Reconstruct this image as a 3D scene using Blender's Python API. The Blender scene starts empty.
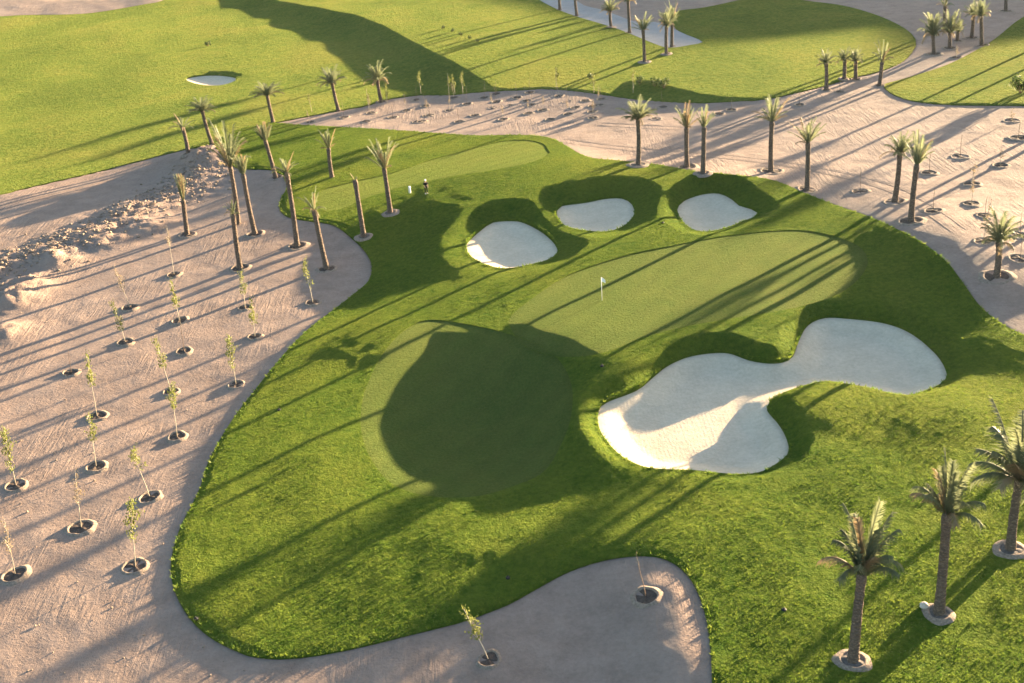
import bpy, bmesh, math, random
import numpy as np
from mathutils import Vector, Matrix
from mathutils.geometry import delaunay_2d_cdt

random.seed(7); RNG = np.random.default_rng(7)
scene = bpy.context.scene
COL = scene.collection
R = math.radians

# ------------------------------------------------------------------ camera
F, ROLL, CAMH, PITCH = 1080.0, R(4.5), 45.0, R(26.558)
CR, SR, CP, SP = math.cos(ROLL), math.sin(ROLL), math.cos(PITCH), math.sin(PITCH)
RIGHT = Vector((CR, -SR*SP, -SR*CP)); UP = Vector((SR, CR*SP, CR*CP)); FWD = Vector((0, CP, -SP))
cam_d = bpy.data.cameras.new('camera'); cam = bpy.data.objects.new('camera', cam_d); COL.objects.link(cam)
m = Matrix((RIGHT, UP, -FWD)).transposed().to_4x4(); m.translation = Vector((0, 0, CAMH))
cam.matrix_world = m
cam_d.sensor_width = 36; cam_d.lens = 36*F/1024; cam_d.clip_start = 0.5; cam_d.clip_end = 9000
scene.camera = cam

def rays(P):
    P = np.asarray(P, float); u = P[:, 0]-512; v = 341.5-P[:, 1]
    u2 = u*CR+v*SR; v2 = -u*SR+v*CR
    return np.stack([u2, F*CP+v2*SP, -F*SP+v2*CP], 1)
def at_z(P, z):
    d = rays(P); t = (CAMH-np.asarray(z, float))/-d[:, 2]
    return d[:, :2]*t[:, None]
def project(p):
    x, y, z = p[0], p[1], p[2]-CAMH
    zc = y*CP-z*SP; v2 = (y*SP+z*CP)*F/zc; u2 = x*F/zc
    return 512+u2*CR-v2*SR, 341.5-(u2*SR+v2*CR)

SUN_AZ, SUN_EL = R(50.5), R(6.3)
SDIR = np.array([math.sin(SUN_AZ), math.cos(SUN_AZ)])

# ------------------------------------------------------------------ number helpers
def sstep(t): t = np.clip(t, 0, 1); return t*t*(3-2*t)
def hash2(i, j, s):
    n = np.sin(i*127.1+j*311.7+s*74.7)*43758.5453
    return n-np.floor(n)
def vnoise(x, y, s=0):
    i, j = np.floor(x), np.floor(y); fx, fy = x-i, y-j
    fx = fx*fx*(3-2*fx); fy = fy*fy*(3-2*fy)
    a, b, c, d = hash2(i, j, s), hash2(i+1, j, s), hash2(i, j+1, s), hash2(i+1, j+1, s)
    return (a*(1-fx)+b*fx)*(1-fy)+(c*(1-fx)+d*fx)*fy*1.0
def fbm(x, y, sc, oct=3, s=0):
    v = 0; a = 1; t = 0
    for k in range(oct):
        v = v+a*(vnoise(x/sc, y/sc, s+k)-.5); t += a; a *= .5; sc *= .47
    return v/t*2
def seg_dist(X, Y, poly, closed=True):
    A = np.asarray(poly, float); B = np.roll(A, -1, 0)
    if not closed: A, B = A[:-1], B[:-1]
    out = np.full(X.shape, 1e9)
    for k in range(len(A)):
        ax, ay = A[k]; dx, dy = B[k]-A[k]; L = dx*dx+dy*dy+1e-12
        t = np.clip(((X-ax)*dx+(Y-ay)*dy)/L, 0, 1)
        np.minimum(out, (X-ax-t*dx)**2+(Y-ay-t*dy)**2, out=out)
    return np.sqrt(out)
def inside(X, Y, poly):
    A = np.asarray(poly, float); B = np.roll(A, -1, 0); c = np.zeros(X.shape, bool)
    for (x1, y1), (x2, y2) in zip(A, B):
        if y1 == y2: continue
        k = ((y1 > Y) != (y2 > Y)) & (X < (x2-x1)*(Y-y1)/(y2-y1)+x1)
        c ^= k
    return c
def sdf(X, Y, poly):          # negative inside
    X = np.asarray(X, float); Y = np.asarray(Y, float); P = np.asarray(poly)
    out = np.full(X.shape, 60.0)
    mn, mx = P.min(0)-12, P.max(0)+12
    k = (X > mn[0]) & (X < mx[0]) & (Y > mn[1]) & (Y < mx[1])
    if k.any():
        d = seg_dist(X[k], Y[k], P); i = inside(X[k], Y[k], P); out[k] = np.where(i, -d, d)
    return out
def spline(P, closed=True, step=6.0):
    P = np.asarray(P, float); n = len(P); out = []
    rng = range(n) if closed else range(n-1)
    for i in rng:
        if closed: p0, p1, p2, p3 = P[i-1], P[i], P[(i+1) % n], P[(i+2) % n]
        else: p0, p1, p2, p3 = P[max(i-1, 0)], P[i], P[i+1], P[min(i+2, n-1)]
        k = max(1, int(np.hypot(*(p2-p1))/step))
        for j in range(k):
            t = j/k
            out.append(.5*((2*p1)+(-p0+p2)*t+(2*p0-5*p1+4*p2-p3)*t*t+(-p0+3*p1-3*p2+p3)*t**3))
    if not closed: out.append(P[-1])
    return np.array(out)

# ------------------------------------------------------------------ terrain: heights at surveyed points
CTRL = [
 # far left turf
 (20,150,1.0),(100,100,1.7),(200,60,2.2),(150,30,2.6),(60,45,2.8),(150,120,1.3),(240,95,1.8),(20,90,2.2),(-80,120,2),(-90,260,.5),(-60,480,-.3),
 (300,60,2.2),(380,85,2.2),(250,40,2.3),
 # sand left
 (20,230,.4),(120,200,.6),(20,350,0),(120,350,0),(200,300,.2),(280,260,.6),(330,280,.2),(60,480,-.2),(150,480,-.1),(60,620,-.2),(160,600,-.05),(250,680,-.2),(230,400,0),(40,720,-.4),
 # lower left turf
 (260,480,.25),(230,560,.1),(300,400,.45),(330,330,.5),(300,560,.3),(260,640,0),(400,600,.3),(480,560,.55),(355,520,.4),(340,440,.5),
 # lower green and its surrounds
 (440,360,1.1),(400,420,.1),(470,450,-.1),(540,450,.4),(560,390,.9),(470,400,.05),(450,520,.7),(560,520,.9),(510,335,1.7),(482,348,1.35),(425,335,1.35),(415,375,.75),(412,468,-.15),
 (590,400,2.3),(588,440,1.95),(612,368,2.1),(575,360,1.9),
 # upper green
 (540,335,2.1),(600,300,2.3),(680,270,2.5),(760,260,2.6),(830,260,2.6),(650,330,2.3),(740,300,2.5),
 (510,290,1.95),(480,300,1.75),(650,240,2.9),(660,200,3.3),(540,210,3.0),(590,176,3.6),(720,182,3.7),(640,175,3.4),(790,200,3.0),(830,230,2.75),
 # shaded hollow west of the left bunker, tee, strip
 (452,238,2.5),(432,207,2.4),(465,207,2.8),(400,240,.9),(388,280,.5),(420,290,1.15),(450,300,1.6),(445,272,1.6),(472,275,1.85),(400,315,1.0),(440,330,1.4),
 (350,205,1.8),(400,190,2.2),(330,150,2.0),(450,170,2.4),(500,150,2.6),(550,145,2.9),(290,140,1.8),(300,190,1.6),(250,200,1.1),(270,225,1.0),
 (300,118,1.4),(400,110,1.8),(500,105,2.2),(600,120,2.7),(700,140,3.1),(800,150,3.3),(640,155,3.1),
 # right sand and the bank falling to the green
 (900,150,3.5),(1000,150,3.8),(950,200,3.8),(1015,230,4.0),(915,234,3.75),(950,262,3.65),(880,222,3.25),(1015,310,2.7),(972,290,3.1),
 (880,250,2.75),(912,278,2.6),(872,275,2.55),(1100,250,3.3),(1100,420,2.4),
 # right and lower turf
 (980,345,2.25),(960,410,2.4),(1010,430,2.2),(960,490,2.1),(860,490,1.8),(900,570,1.8),(1000,610,2.0),(800,610,1.6),(760,690,1.4),(850,665,1.7),(700,535,1.5),(640,525,1.25),(760,510,1.6),(1100,650,2.2),(900,740,1.7),
 (830,415,2.15),(800,432,1.85),(870,425,2.0),(700,347,2.15),(800,312,1.95),(870,308,1.95),(940,333,1.95),(962,372,1.75),(660,492,1.2),(740,492,1.45),(598,472,1.3),
 # sand bay at the bottom
 (640,572,1.15),(695,640,1.25),(600,600,.55),(550,640,.1),(450,655,-.1),(500,690,-.1),(655,690,.9),(350,675,-.2),(580,720,0),
 # far ground
 (560,60,3.6),(450,40,3.6),(600,30,4.2),(700,70,4),(800,70,4),(880,80,3.7),(950,90,4),(1010,60,4.6),(900,30,4.8),(760,20,4.6),(980,10,5),
 (440,90,2.5),(520,88,2.7),(600,92,2.9),(300,-10,4),(100,-10,3.5),(500,-20,4.2),(700,-20,5),(900,-20,5),(1100,40,5),
]
CTRL = np.array(CTRL, float)
CW = at_z(CTRL[:, :2], CTRL[:, 2])
def tpsK(r2): return .5*r2*np.log(r2+1e-9)
S0 = 50.0
Cn = CW/S0
n = len(Cn); D2 = ((Cn[:, None]-Cn[None])**2).sum(-1)
Am = np.zeros((n+3, n+3)); Am[:n, :n] = tpsK(D2)+np.eye(n)*2e-4
Am[:n, n] = 1; Am[:n, n+1:] = Cn; Am[n, :n] = 1; Am[n+1:, :n] = Cn.T
WT = np.linalg.solve(Am, np.concatenate([CTRL[:, 2], [0, 0, 0]]))
def tps(X, Y):
    x, y = X/S0, Y/S0; v = WT[n]+WT[n+1]*x+WT[n+2]*y
    for k in range(n): v = v+WT[k]*tpsK((x-Cn[k, 0])**2+(y-Cn[k, 1])**2)
    return v

# the long crest across the far fairway
CREST = at_z([(150,-40),(225,-8),(262,2),(318,12),(356,21),(386,32),(411,46),(436,58),(456,66),(488,80),(520,92)], 3.2)
CREST_A = np.array([0,.35,.7,1.1,1.3,1.3,1.2,1.1,.9,.5,0])
# edge of the raised far tee
TEEB = at_z([(640,76),(655,84),(672,90),(700,94.5),(740,96.5),(790,92),(830,84)], 3.6)
TEEB_A = np.array([0,.7,.8,.55,.3,.15,0])
# unseen hill added past the upper right, crest shaped to shade the far corner
EDGE = at_z([(395,-6),(470,14),(520,28),(580,42),(640,54),(700,52),(760,47),(830,42),(868,58),(905,64),(940,62),(985,44),(1035,14)], 4.4)
SHADE_HILL_D = 175.0
HILL = EDGE+SDIR*SHADE_HILL_D
SHADE_HILL_Z = 3.6+SHADE_HILL_D*math.tan(SUN_EL)

def polyline_param(X, Y, P, V):
    """distance, signed side (left of travel +) and interpolated value along an open polyline"""
    best = np.full(X.shape, 1e18); side = np.zeros(X.shape); val = np.zeros(X.shape)
    for k in range(len(P)-1):
        ax, ay = P[k]; dx, dy = P[k+1]-P[k]; L = dx*dx+dy*dy
        t = np.clip(((X-ax)*dx+(Y-ay)*dy)/L, 0, 1)
        d = (X-ax-t*dx)**2+(Y-ay-t*dy)**2
        u = d < best
        best = np.where(u, d, best); side = np.where(u, np.sign(dx*(Y-ay)-dy*(X-ax)), side)
        val = np.where(u, V[k]+(V[k+1]-V[k])*t, val)
    return np.sqrt(best), side, val
def gauss(X, Y, px, py, z, sx, sy=None, rot=0):
    c = at_z([(px, py)], z)[0]; sy = sy or sx
    dx, dy = X-c[0], Y-c[1]; a, b = math.cos(rot), math.sin(rot)
    u, v = dx*a+dy*b, -dx*b+dy*a
    return np.exp(-(u/sx)**2-(v/sy)**2)
T1W = at_z([(301,130),(441,138),(540,140),(640,168),(760,182),(868,222),(950,270),(1024,340),(1150,430),(1150,640),(1000,760),(760,760),(712,683),(692,582),(629,560),(537,592),(416,634),(281,655),(190,615),(180,545),(210,470),(255,395),(333,315),(370,275),(340,228),(290,212)], 1.5)
SPOIL = at_z([(-60,300),(0,268),(45,250),(95,232),(140,208),(185,190),(205,172)], .6)
def hfun(X, Y):
    X = np.asarray(X, float); Y = np.asarray(Y, float)
    r = np.hypot(X, Y)
    core = (r < 430) & (Y > 15) & (np.abs(X) < 40+.62*Y)
    z = np.full(X.shape, 2.0)
    if core.any():
        x, y = X[core], Y[core]
        t = tps(x, y)
        rr = np.hypot(x, y)
        edge = np.maximum.reduce([sstep((rr-340)/90), sstep((32-y)/17), sstep((np.abs(x)-20-.56*y)/(20+.06*y))])
        v = t*(1-edge)+2.0*edge
        # crest: falls away on the near-left side
        d, s, a = polyline_param(x, y, CREST, CREST_A)
        sd = d*-s
        v = v+a*(sstep((6.5-sd)/6.5)*np.exp(-np.maximum(-sd, 0)/45.0)-.0)
        d, s, a = polyline_param(x, y, TEEB, TEEB_A)
        sd = d*-s
        v = v+a*sstep((5-sd)/5)*np.exp(-np.maximum(-sd, 0)/14.0)
        # gentle rolling of the near turf
        w = sstep((150-y)/20)*sstep((y-38)/8)*np.clip(inside(x, y, T1W), 0, 1)*sstep(seg_dist(x, y, T1W)/5)
        v = v+w*.34*fbm(x, y, 15, 2, 33)*sstep((sdf(x, y, GBW)-1)/7)
        # rolling of the far left turf
        w = sstep((y-120)/40)*sstep((-x-8)/25)
        v = v+w*(1.1*fbm(x+.3*y, y*.55, 26, 3, 3))
        for (px, py, aa, ss) in [(98,98,.35,11.5), (140,132,.5,11), (40,130,.6,11), (215,62,.6,9), (120,40,1.2,14)]: v = v+aa*gauss(x, y, px, py, 1.6, ss)
        # spoil heaps and pushed-up earth on the left sand
        d = seg_dist(x, y, SPOIL, False)
        w = np.exp(-(d/3.4)**2)
        rough = 1-2.2*np.abs(fbm(x, y, 1.9, 4, 11))
        v = v+w*(.55+.75*np.abs(fbm(x, y, 4.5, 3, 21)))*.8+np.exp(-(d/5.0)**2)*.40*rough
        v = v+1.9*gauss(x, y, 207, 164, 1, 4.2, 6.0, .4)*(1+.1*rough)
        for (px, py, aa, ss) in [(30,285,.7,2.6),(58,262,.8,2.4),(8,300,.8,2.4),(4,330,.6,2),(150,228,.5,3.0),(105,245,.5,2.4)]:
            v = v+aa*gauss(x, y, px, py, .5, ss)*(1+.6*rough)
        # rutted mound in the bottom bay
        g1 = gauss(x, y, 655, 600, .9, 2.6, 2.6)+gauss(x, y, 672, 650, .9, 2.2, 3.2)
        v = v+np.clip(g1, 0, 1)*.38
        z[core] = v
    # unseen far hill, added for the shadow it throws
    far = (Y > 150) & (X > 20)
    if far.any():
        x, y = X[far], Y[far]
        d, s, a = polyline_param(x, y, HILL, np.full(len(HILL), SHADE_HILL_Z))
        w = np.exp(-(d/30.0)**2); z[far] = z[far]*(1-w)+SHADE_HILL_Z*w
    return z

def march(P, fn, zhi=9.0, zlo=-4.0, n=260):
    """first hit of pixel rays with a height function"""
    P = np.asarray(P, float); d = rays(P)
    zs = np.linspace(zhi, zlo, n)
    T = (CAMH-zs)[None]/-d[:, 2][:, None]
    X = d[:, 0][:, None]*T; Y = d[:, 1][:, None]*T
    H = fn(X.ravel(), Y.ravel()).reshape(X.shape)
    G = zs[None]-H
    k = np.argmax(G <= 0, 1); k = np.clip(k, 1, n-1); i = np.arange(len(P))
    g0, g1 = G[i, k-1], G[i, k]; f = np.clip(g0/(g0-g1+1e-9), 0, 1)
    t = T[i, k-1]+(T[i, k]-T[i, k-1])*f
    return np.stack([d[:, 0]*t, d[:, 1]*t], 1)
def world_poly(pix, fn=hfun, z=None, closed=True):
    s = spline(pix, closed, 5.0)
    W = march(s, fn) if z is None else at_z(s, z)
    # even spacing that grows with distance
    out = [W[0]]
    for p in W[1:]:
        if np.hypot(*(p-out[-1])) > max(.22, .0032*np.hypot(*p)): out.append(p)
    return np.array(out)

# ------------------------------------------------------------------ outlines traced on the ground
SEAM = [(214,143),(228,137),(243,128.5),(258,126.5),(273,123.5)]
T1 = SEAM+[(301,125.5),(331,127),(366,129),(406,131.5),(441,134),(476,136),(512,135.5),(537,136.5),(554,140),(572,150),(589,158),(617,161),(642,163.5),(662,166),(682,169.5),(697,172),(735,175.5),(773,181),(803,193),(823,201),(843,208.5),(868,217),(893,228),(915,239),(933,251),(948,264),(958,277),(968,291),(980,307),(998,322),(1024,336),(1090,362),(1190,420),(1200,640),(1040,800),(760,790),(714,720),(712,683),(711,657),(708,629),(702,604),(692,582),(677,566),(657,557.5),(629,557),(599,562),(567,573),(537,589),(512,603),(488,613),(463,622),(416,634),(363,647),(318,656),(281,659.5),(255,657.5),(240,653),(212,639),(190,619),(175,592),(171,567),(175,545),(182,525),(190,510),(200,489),(207,467),(217,446),(235,417),(255,391),(274,367),(296,342),(313,326),(333,311),(356,293),(369,281),(372,267),(366,253),(351,238),(333,225.5),(303,220.5),(285,216),(279,207),(281,198),(287,189),(284,178),(272,170.5),(250,169.5),(236,168),(224,158),(216,148)]
T2 = [(-130,26),(0,17),(22,15.5),(85,14),(140,5.5),(165,0),(185,-14),(300,-42),(420,-30),(520,-12),(537,-1),(544,3),(558,10),(577,17),(612,27.5),(632,35),(662,47),(674,48),(690,45.5),(703,42.5),(692,37),(681,32.5),(673,25),(672,15),(679,11),(700,8.5),(719,5),(737,1),(760,-3),(790,-2),(805,1),(843,6),(875,15),(898,25),(912,35),(916,45),(906,59),(892,67),(875,73),(850,78.5),(825,86),(798,92.5),(768,99),(737,101.5),(700,103),(662,101.5),(632,99),(604,95),(574,91),(544,89),(512,90.5),(481,92),(451,95),(416,95.5),(386,100),(366,106),(338,111),(311,116),(285,121)]+SEAM[::-1]+[(204,146),(185,150),(140,161),(100,171.5),(50,183),(0,195),(-60,212),(-150,235)]
T3 = [(883,85),(885,89),(890,93),(903,99),(928,103.5),(968,105.5),(1024,106),(1120,108),(1200,60),(1160,-10),(1080,-12),(1024,17),(998,37),(983,47),(948,65),(908,78),(890,83)]
BUNK = {  # outline, sand level, bank reach
 'B1': ([(466,246),(473,238),(481,231),(493,223),(512,221.5),(524,223.5),(542,233),(555,245),(557.5,255),(547,262.5),(532,266.5),(512,270.5),(496,270),(478,263.5),(468,255)], 1.55, 3.6),
 'B2': ([(557,211),(562,206.5),(587,203),(604,199.5),(622,199),(632,205),(634.5,216),(627,226),(614,232.5),(597,234),(572,230.5),(562,225.5),(557,218)], 1.95, 4.0),
 'B3': ([(677,211),(684,201.5),(702,195),(719,194),(732,200),(739,206),(751,209.5),(758.5,214),(754,219.5),(744,223),(727,230),(707,234),(692,231.5),(682,223)], 2.25, 2.6),
 'B4': ([(598,424),(599,411),(607,403),(637,391),(652,379),(667,367),(687,358),(709,354),(729,354),(749,361),(768,364),(783,363),(793,357),(799,341),(808,326),(825,318.5),(850,319.5),(880,323),(903,330),(922,342),(940,360),(947,377),(940,387),(928,392.5),(910,398),(893,397),(873,392),(853,388),(830,385),(810,387),(788,394),(770,403),(767,411),(780,427),(788,444),(787,458),(768,472),(752,477),(727,477),(692,473.5),(662,472.5),(642,469.5),(622,459.5),(609,447),(601,435)], 1.1, 1.7),
 'BF': ([(185,80),(200,76.5),(220,76),(236,78.5),(236,82),(226,86),(212,87.3),(195,85)], 2.05, 2.2)}
GREEN_B = [(508,322),(512,331),(520,342),(532,350),(558,357),(588,356),(615,349.5),(640,339),(680,328),(730,319),(768,313),(800,307),(835,296),(858,280),(868,262),(862,249),(848,241),(825,234),(800,230.5),(768,231.5),(720,237),(672,246),(632,254),(587,268),(558,281),(530,300),(515,312)]
GREEN_A = [(392,342),(380,358),(370,378),(363,397),(360.5,422),(364,443),(372,461),(388,481),(412,493),(446,498),(481,496),(512,487),(544,472),(562,443),(571,417),(572,388),(562,364),(542,347),(508,334),(470,325),(430,320),(408,328)]
FAIRWAY = [(318,205),(321,191),(358,181),(393,173),(430,160.5),(472,149),(502,141.5),(529,140.5),(545,145),(550,153),(530,163),(490,171),(455,176),(430,181),(399,188),(367,198),(345,208),(326,211)]
PATH = [(520,-14),(544,3),(558,10),(577,17),(612,27.5),(632,35),(662,47),(674,48),(690,45.5),(703,42.5),(692,37),(681,32.5),(665,25),(653,22),(634,21.5),(620,16.5),(602,10),(584,5.5),(572,-3),(560,-14)]
GBW = at_z(GREEN_B, 2.2)
bw = {k: (world_poly(p, z=z), z, r) for k, (p, z, r) in BUNK.items()}
t1, t2, t3 = world_poly(T1), world_poly(T2), world_poly(T3)

def bunkers_into(X, Y, z):
    for k, (P, zb, r) in bw.items():
        d = sdf(X, Y, P)
        w = 1-sstep(np.maximum(d, 0)/r)
        z = z*(1-w)+(zb+.14)*w
    return z
LIP = .13
def turf_h(X, Y):
    X = np.asarray(X, float); Y = np.asarray(Y, float)
    return bunkers_into(X, Y, hfun(X, Y))+LIP
green_b, green_a, fairway = (world_poly(p, turf_h) for p in (GREEN_B, GREEN_A, FAIRWAY))
turf_flat = turf_h
def turf_h(X, Y):          # the lower green lies in a shallow bowl
    X = np.asarray(X, float); Y = np.asarray(Y, float)
    return turf_flat(X, Y)-.50*sstep((-sdf(X, Y, green_a)-.3)/6.0)
path_w = world_poly(PATH)
def ground_h(X, Y):                 # sand sheet: sinks out of sight below the turf
    X = np.asarray(X, float); Y = np.asarray(Y, float); z = hfun(X, Y)
    d = np.minimum.reduce([sdf(X, Y, p) for p in (t1, t2, t3)])
    ins = np.maximum(-d, 0)
    # a loose raked texture of low undulations on the open sand
    out = sstep(d/2.5)*(np.hypot(X, Y) < 420)
    z = z+out*(.05*fbm(X, Y, 2.6, 3, 40)+.05*fbm(X, Y, 7, 2, 50))
    z = z-.5*sstep((ins-.15)/.6)-4*sstep((ins-1.2)/6)
    k = ins > .1
    z[k] = np.minimum(z[k], bunkers_into(X[k], Y[k], hfun(X[k], Y[k]))-.3*sstep(ins[k]/.6))
    return z
def surface(X, Y):
    X = np.asarray(X, float); Y = np.asarray(Y, float)
    d = np.minimum.reduce([sdf(X, Y, p) for p in (t1, t2, t3)])
    return np.where(d < 0, turf_h(X, Y)+.045, hfun(X, Y))
def spot(*pix):
    W = march(pix, surface); z = surface(W[:, 0], W[:, 1])
    return np.column_stack([W, z])

# ------------------------------------------------------------------ materials
def mat(name, build, rough=.9):
    M = bpy.data.materials.new(name); M.use_nodes = True; T = M.node_tree; N, L = T.nodes, T.links
    b = N['Principled BSDF']; b.inputs['Roughness'].default_value = rough
    b.inputs['Specular IOR Level'].default_value = .2
    if build: build(N, L, b)
    M.cycles.use_bump_map_correction = 'sand' in name
    return M
def node(N, t, **k):
    o = N.new(t)
    for a, v in k.items():
        if a in o.inputs: o.inputs[a].default_value = v
        else: setattr(o, a, v)
    return o
def noise(N, L, co, scale, detail=4, rough=.55, dist=0):
    o = node(N, 'ShaderNodeTexNoise', Scale=scale, Detail=detail, Roughness=rough, Distortion=dist); L.new(co, o.inputs['Vector']); return o
def ramp(N, L, src, stops):
    o = N.new('ShaderNodeValToRGB'); e = o.color_ramp.elements
    while len(e) < len(stops): e.new(.5)
    for k, (p, c) in enumerate(stops): e[k].position = p; e[k].color = (*c, 1)
    L.new(src, o.inputs[0]); return o
def mix(N, L, f, a, b, mode='MIX'):
    o = N.new('ShaderNodeMix'); o.data_type = 'RGBA'; o.blend_type = mode
    for s, i in ((f, 0), (a, 6), (b, 7)):
        if hasattr(s, 'links'): L.new(s, o.inputs[i])
        else: o.inputs[i].default_value = s if i == 0 else (*s, 1)
    return o.outputs[2]
def math_(N, L, op, a, b=0.0):
    o = N.new('ShaderNodeMath'); o.operation = op
    for s, i in ((a, 0), (b, 1)):
        if hasattr(s, 'links'): L.new(s, o.inputs[i])
        else: o.inputs[i].default_value = s
    return o.outputs[0]
def bump(N, L, b, h, strength, dist, prev=None):
    o = node(N, 'ShaderNodeBump', Strength=strength, Distance=dist); L.new(h, o.inputs['Height'])
    if prev: L.new(prev.outputs[0], o.inputs['Normal'])
    L.new(o.outputs[0], b.inputs['Normal']); return o
def coords(N): return node(N, 'ShaderNodeTexCoord').outputs['Object']

def sand_build(c1, c2, c3, bscale=1.0, tracks=True):
    def f(N, L, b):
        co = coords(N)
        big = noise(N, L, co, .06, 4, .6); mid = noise(N, L, co, .5, 5, .62); fine = noise(N, L, co, 3.2, 6, .7)
        r1 = ramp(N, L, big.outputs[0], [(.32, c1), (.55, c2), (.72, c3)])
        col = mix(N, L, .5, r1.outputs[0], ramp(N, L, mid.outputs[0], [(.3, tuple(x*.82 for x in c1)), (.7, tuple(min(1, x*1.12) for x in c3))]).outputs[0])
        col = mix(N, L, .35, col, ramp(N, L, fine.outputs[0], [(.35, tuple(x*.7 for x in c2)), (.65, tuple(min(1, x*1.2) for x in c2))]).outputs[0])
        L.new(col, b.inputs['Base Color'])
        clod = noise(N, L, co, 6.0, 5, .72)
        p = bump(N, L, b, mid.outputs[0], .6, .16*bscale)
        p = bump(N, L, b, fine.outputs[0], .7, .11*bscale, p)
        p = bump(N, L, b, clod.outputs[0], .7, .06*bscale, p)
        if not tracks:
            wv = node(N, 'ShaderNodeTexWave', Scale=1.0, Distortion=7.0, Detail=3.0); wv.inputs['Detail Scale'].default_value = .25; L.new(co, wv.inputs['Vector'])
            p = bump(N, L, b, wv.outputs[1], .14, .02, p)
        if tracks:
            mp = node(N, 'ShaderNodeMapping'); L.new(co, mp.inputs[0]); mp.inputs['Rotation'].default_value = (0, 0, R(-28)); mp.inputs['Scale'].default_value = (1, .12, 1)
            tr = noise(N, L, mp.outputs[0], 2.4, 4, .6, .6)
            gate = ramp(N, L, noise(N, L, co, .11, 2).outputs[0], [(.46, (0, 0, 0)), (.58, (1, 1, 1))])
            h = math_(N, L, 'MULTIPLY', tr.outputs[0], gate.outputs[0])
            bump(N, L, b, h, .8, .18*bscale, p)
    return f
def grass_build(dark, midc, dry, clump, bdist, bstr, stripe=None):
    def f(N, L, b):
        co = coords(N)
        big = noise(N, L, co, .045, 4, .6, .4); mid = noise(N, L, co, .35, 5, .65); fine = noise(N, L, co, clump, 4, .7); tiny = noise(N, L, co, clump*3.1, 3, .7)
        col = ramp(N, L, big.outputs[0], [(.36, dark), (.5, midc), (.66, dry)]).outputs[0]
        col = mix(N, L, .40, col, ramp(N, L, mid.outputs[0], [(.3, dark), (.68, dry)]).outputs[0])
        col = mix(N, L, .4, col, ramp(N, L, fine.outputs[0], [(.32, tuple(x*.6 for x in dark)), (.7, tuple(x*1.2 for x in dry))]).outputs[0])
        if stripe:
            ang, per, amt = stripe
            mp = node(N, 'ShaderNodeMapping'); L.new(co, mp.inputs[0]); mp.inputs['Rotation'].default_value = (0, 0, ang)
            wv = node(N, 'ShaderNodeTexWave', Scale=1/per, Distortion=.6); wv.inputs['Detail Scale'].default_value = .4; L.new(mp.outputs[0], wv.inputs['Vector'])
            col = mix(N, L, amt, col, ramp(N, L, wv.outputs[1], [(.3, tuple(x*.8 for x in midc)), (.7, tuple(x*1.2 for x in midc))]).outputs[0])
        L.new(col, b.inputs['Base Color'])
        b.inputs['Specular IOR Level'].default_value = .04
        clump_n = noise(N, L, co, clump*.5, 3, .6)
        p = bump(N, L, b, mid.outputs[0], .7, .30*min(1, bdist*6))
        p = bump(N, L, b, clump_n.outputs[0], .8, bdist*.9, p)
        p = bump(N, L, b, fine.outputs[0], bstr, bdist, p)
        bump(N, L, b, tiny.outputs[0], bstr, bdist*.4, p)
    return f
def plain(c, var=.25, scale=6, rough=.85, bstr=.4, bd=.02):
    def f(N, L, b):
        co = coords(N); nz = noise(N, L, co, scale, 5, .65)
        L.new(ramp(N, L, nz.outputs[0], [(.3, tuple(x*(1-var) for x in c)), (.7, tuple(min(1, x*(1+var)) for x in c))]).outputs[0], b.inputs['Base Color'])
        bump(N, L, b, nz.outputs[0], bstr, bd)
    return f
M_SAND = mat('desert_sand', sand_build((.195, .133, .102), (.262, .184, .143), (.335, .25, .197)), .95)
M_PATH = mat('path_surface', sand_build((.24, .23, .225), (.28, .27, .26), (.31, .30, .29), .3, False), .9)
M_BUNK = mat('bunker_sand', sand_build((.51, .405, .288), (.555, .445, .32), (.60, .49, .36), .5, False), .95)
M_BERM = mat('basin_earth', plain((.24, .18, .135), .35, 6, .95, .9, .08), .95)
M_WET = mat('damp_soil', plain((.085, .06, .046), .4, 8, .95, .6, .03), .95)
M_ROUGH = mat('rough_grass', grass_build((.030, .092, .010), (.090, .158, .018), (.185, .205, .032), 2.2, 1.1, 1.0), .9)
M_FAR = mat('far_grass', grass_build((.055, .115, .018), (.130, .185, .032), (.220, .218, .050), 1.5, 1.0, 1.0), .9)
M_GREEN = mat('putting_turf', grass_build((.050, .094, .018), (.092, .130, .028), (.142, .150, .040), 4.5, .34, 1.0, (R(38), 9.0, .12)), .85)
M_FAIR = mat('fairway_turf', grass_build((.070, .122, .020), (.112, .155, .028), (.162, .170, .040), 3.5, .45, 1.0, (R(60), 7.0, .2)), .85)
def bark_build(c):
    def f(N, L, b):
        co = coords(N)
        mp = node(N, 'ShaderNodeMapping'); L.new(co, mp.inputs[0]); mp.inputs['Scale'].default_value = (1, 1, 2.2)
        v = node(N, 'ShaderNodeTexVoronoi', Scale=5.0); L.new(mp.outputs[0], v.inputs['Vector'])
        nz = noise(N, L, co, 3, 4, .7)
        col = mix(N, L, .5, ramp(N, L, v.outputs['Distance'], [(.08, tuple(x*1.7 for x in c)), (.5, tuple(x*.4 for x in c))]).outputs[0], ramp(N, L, nz.outputs[0], [(.3, tuple(x*.7 for x in c)), (.7, tuple(x*1.3 for x in c))]).outputs[0])
        L.new(col, b.inputs['Base Color']); bump(N, L, b, v.outputs['Distance'], 1.0, -.12)
    return f
M_BARK = mat('palm_bark', bark_build((.17, .125, .095)), .95)
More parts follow.
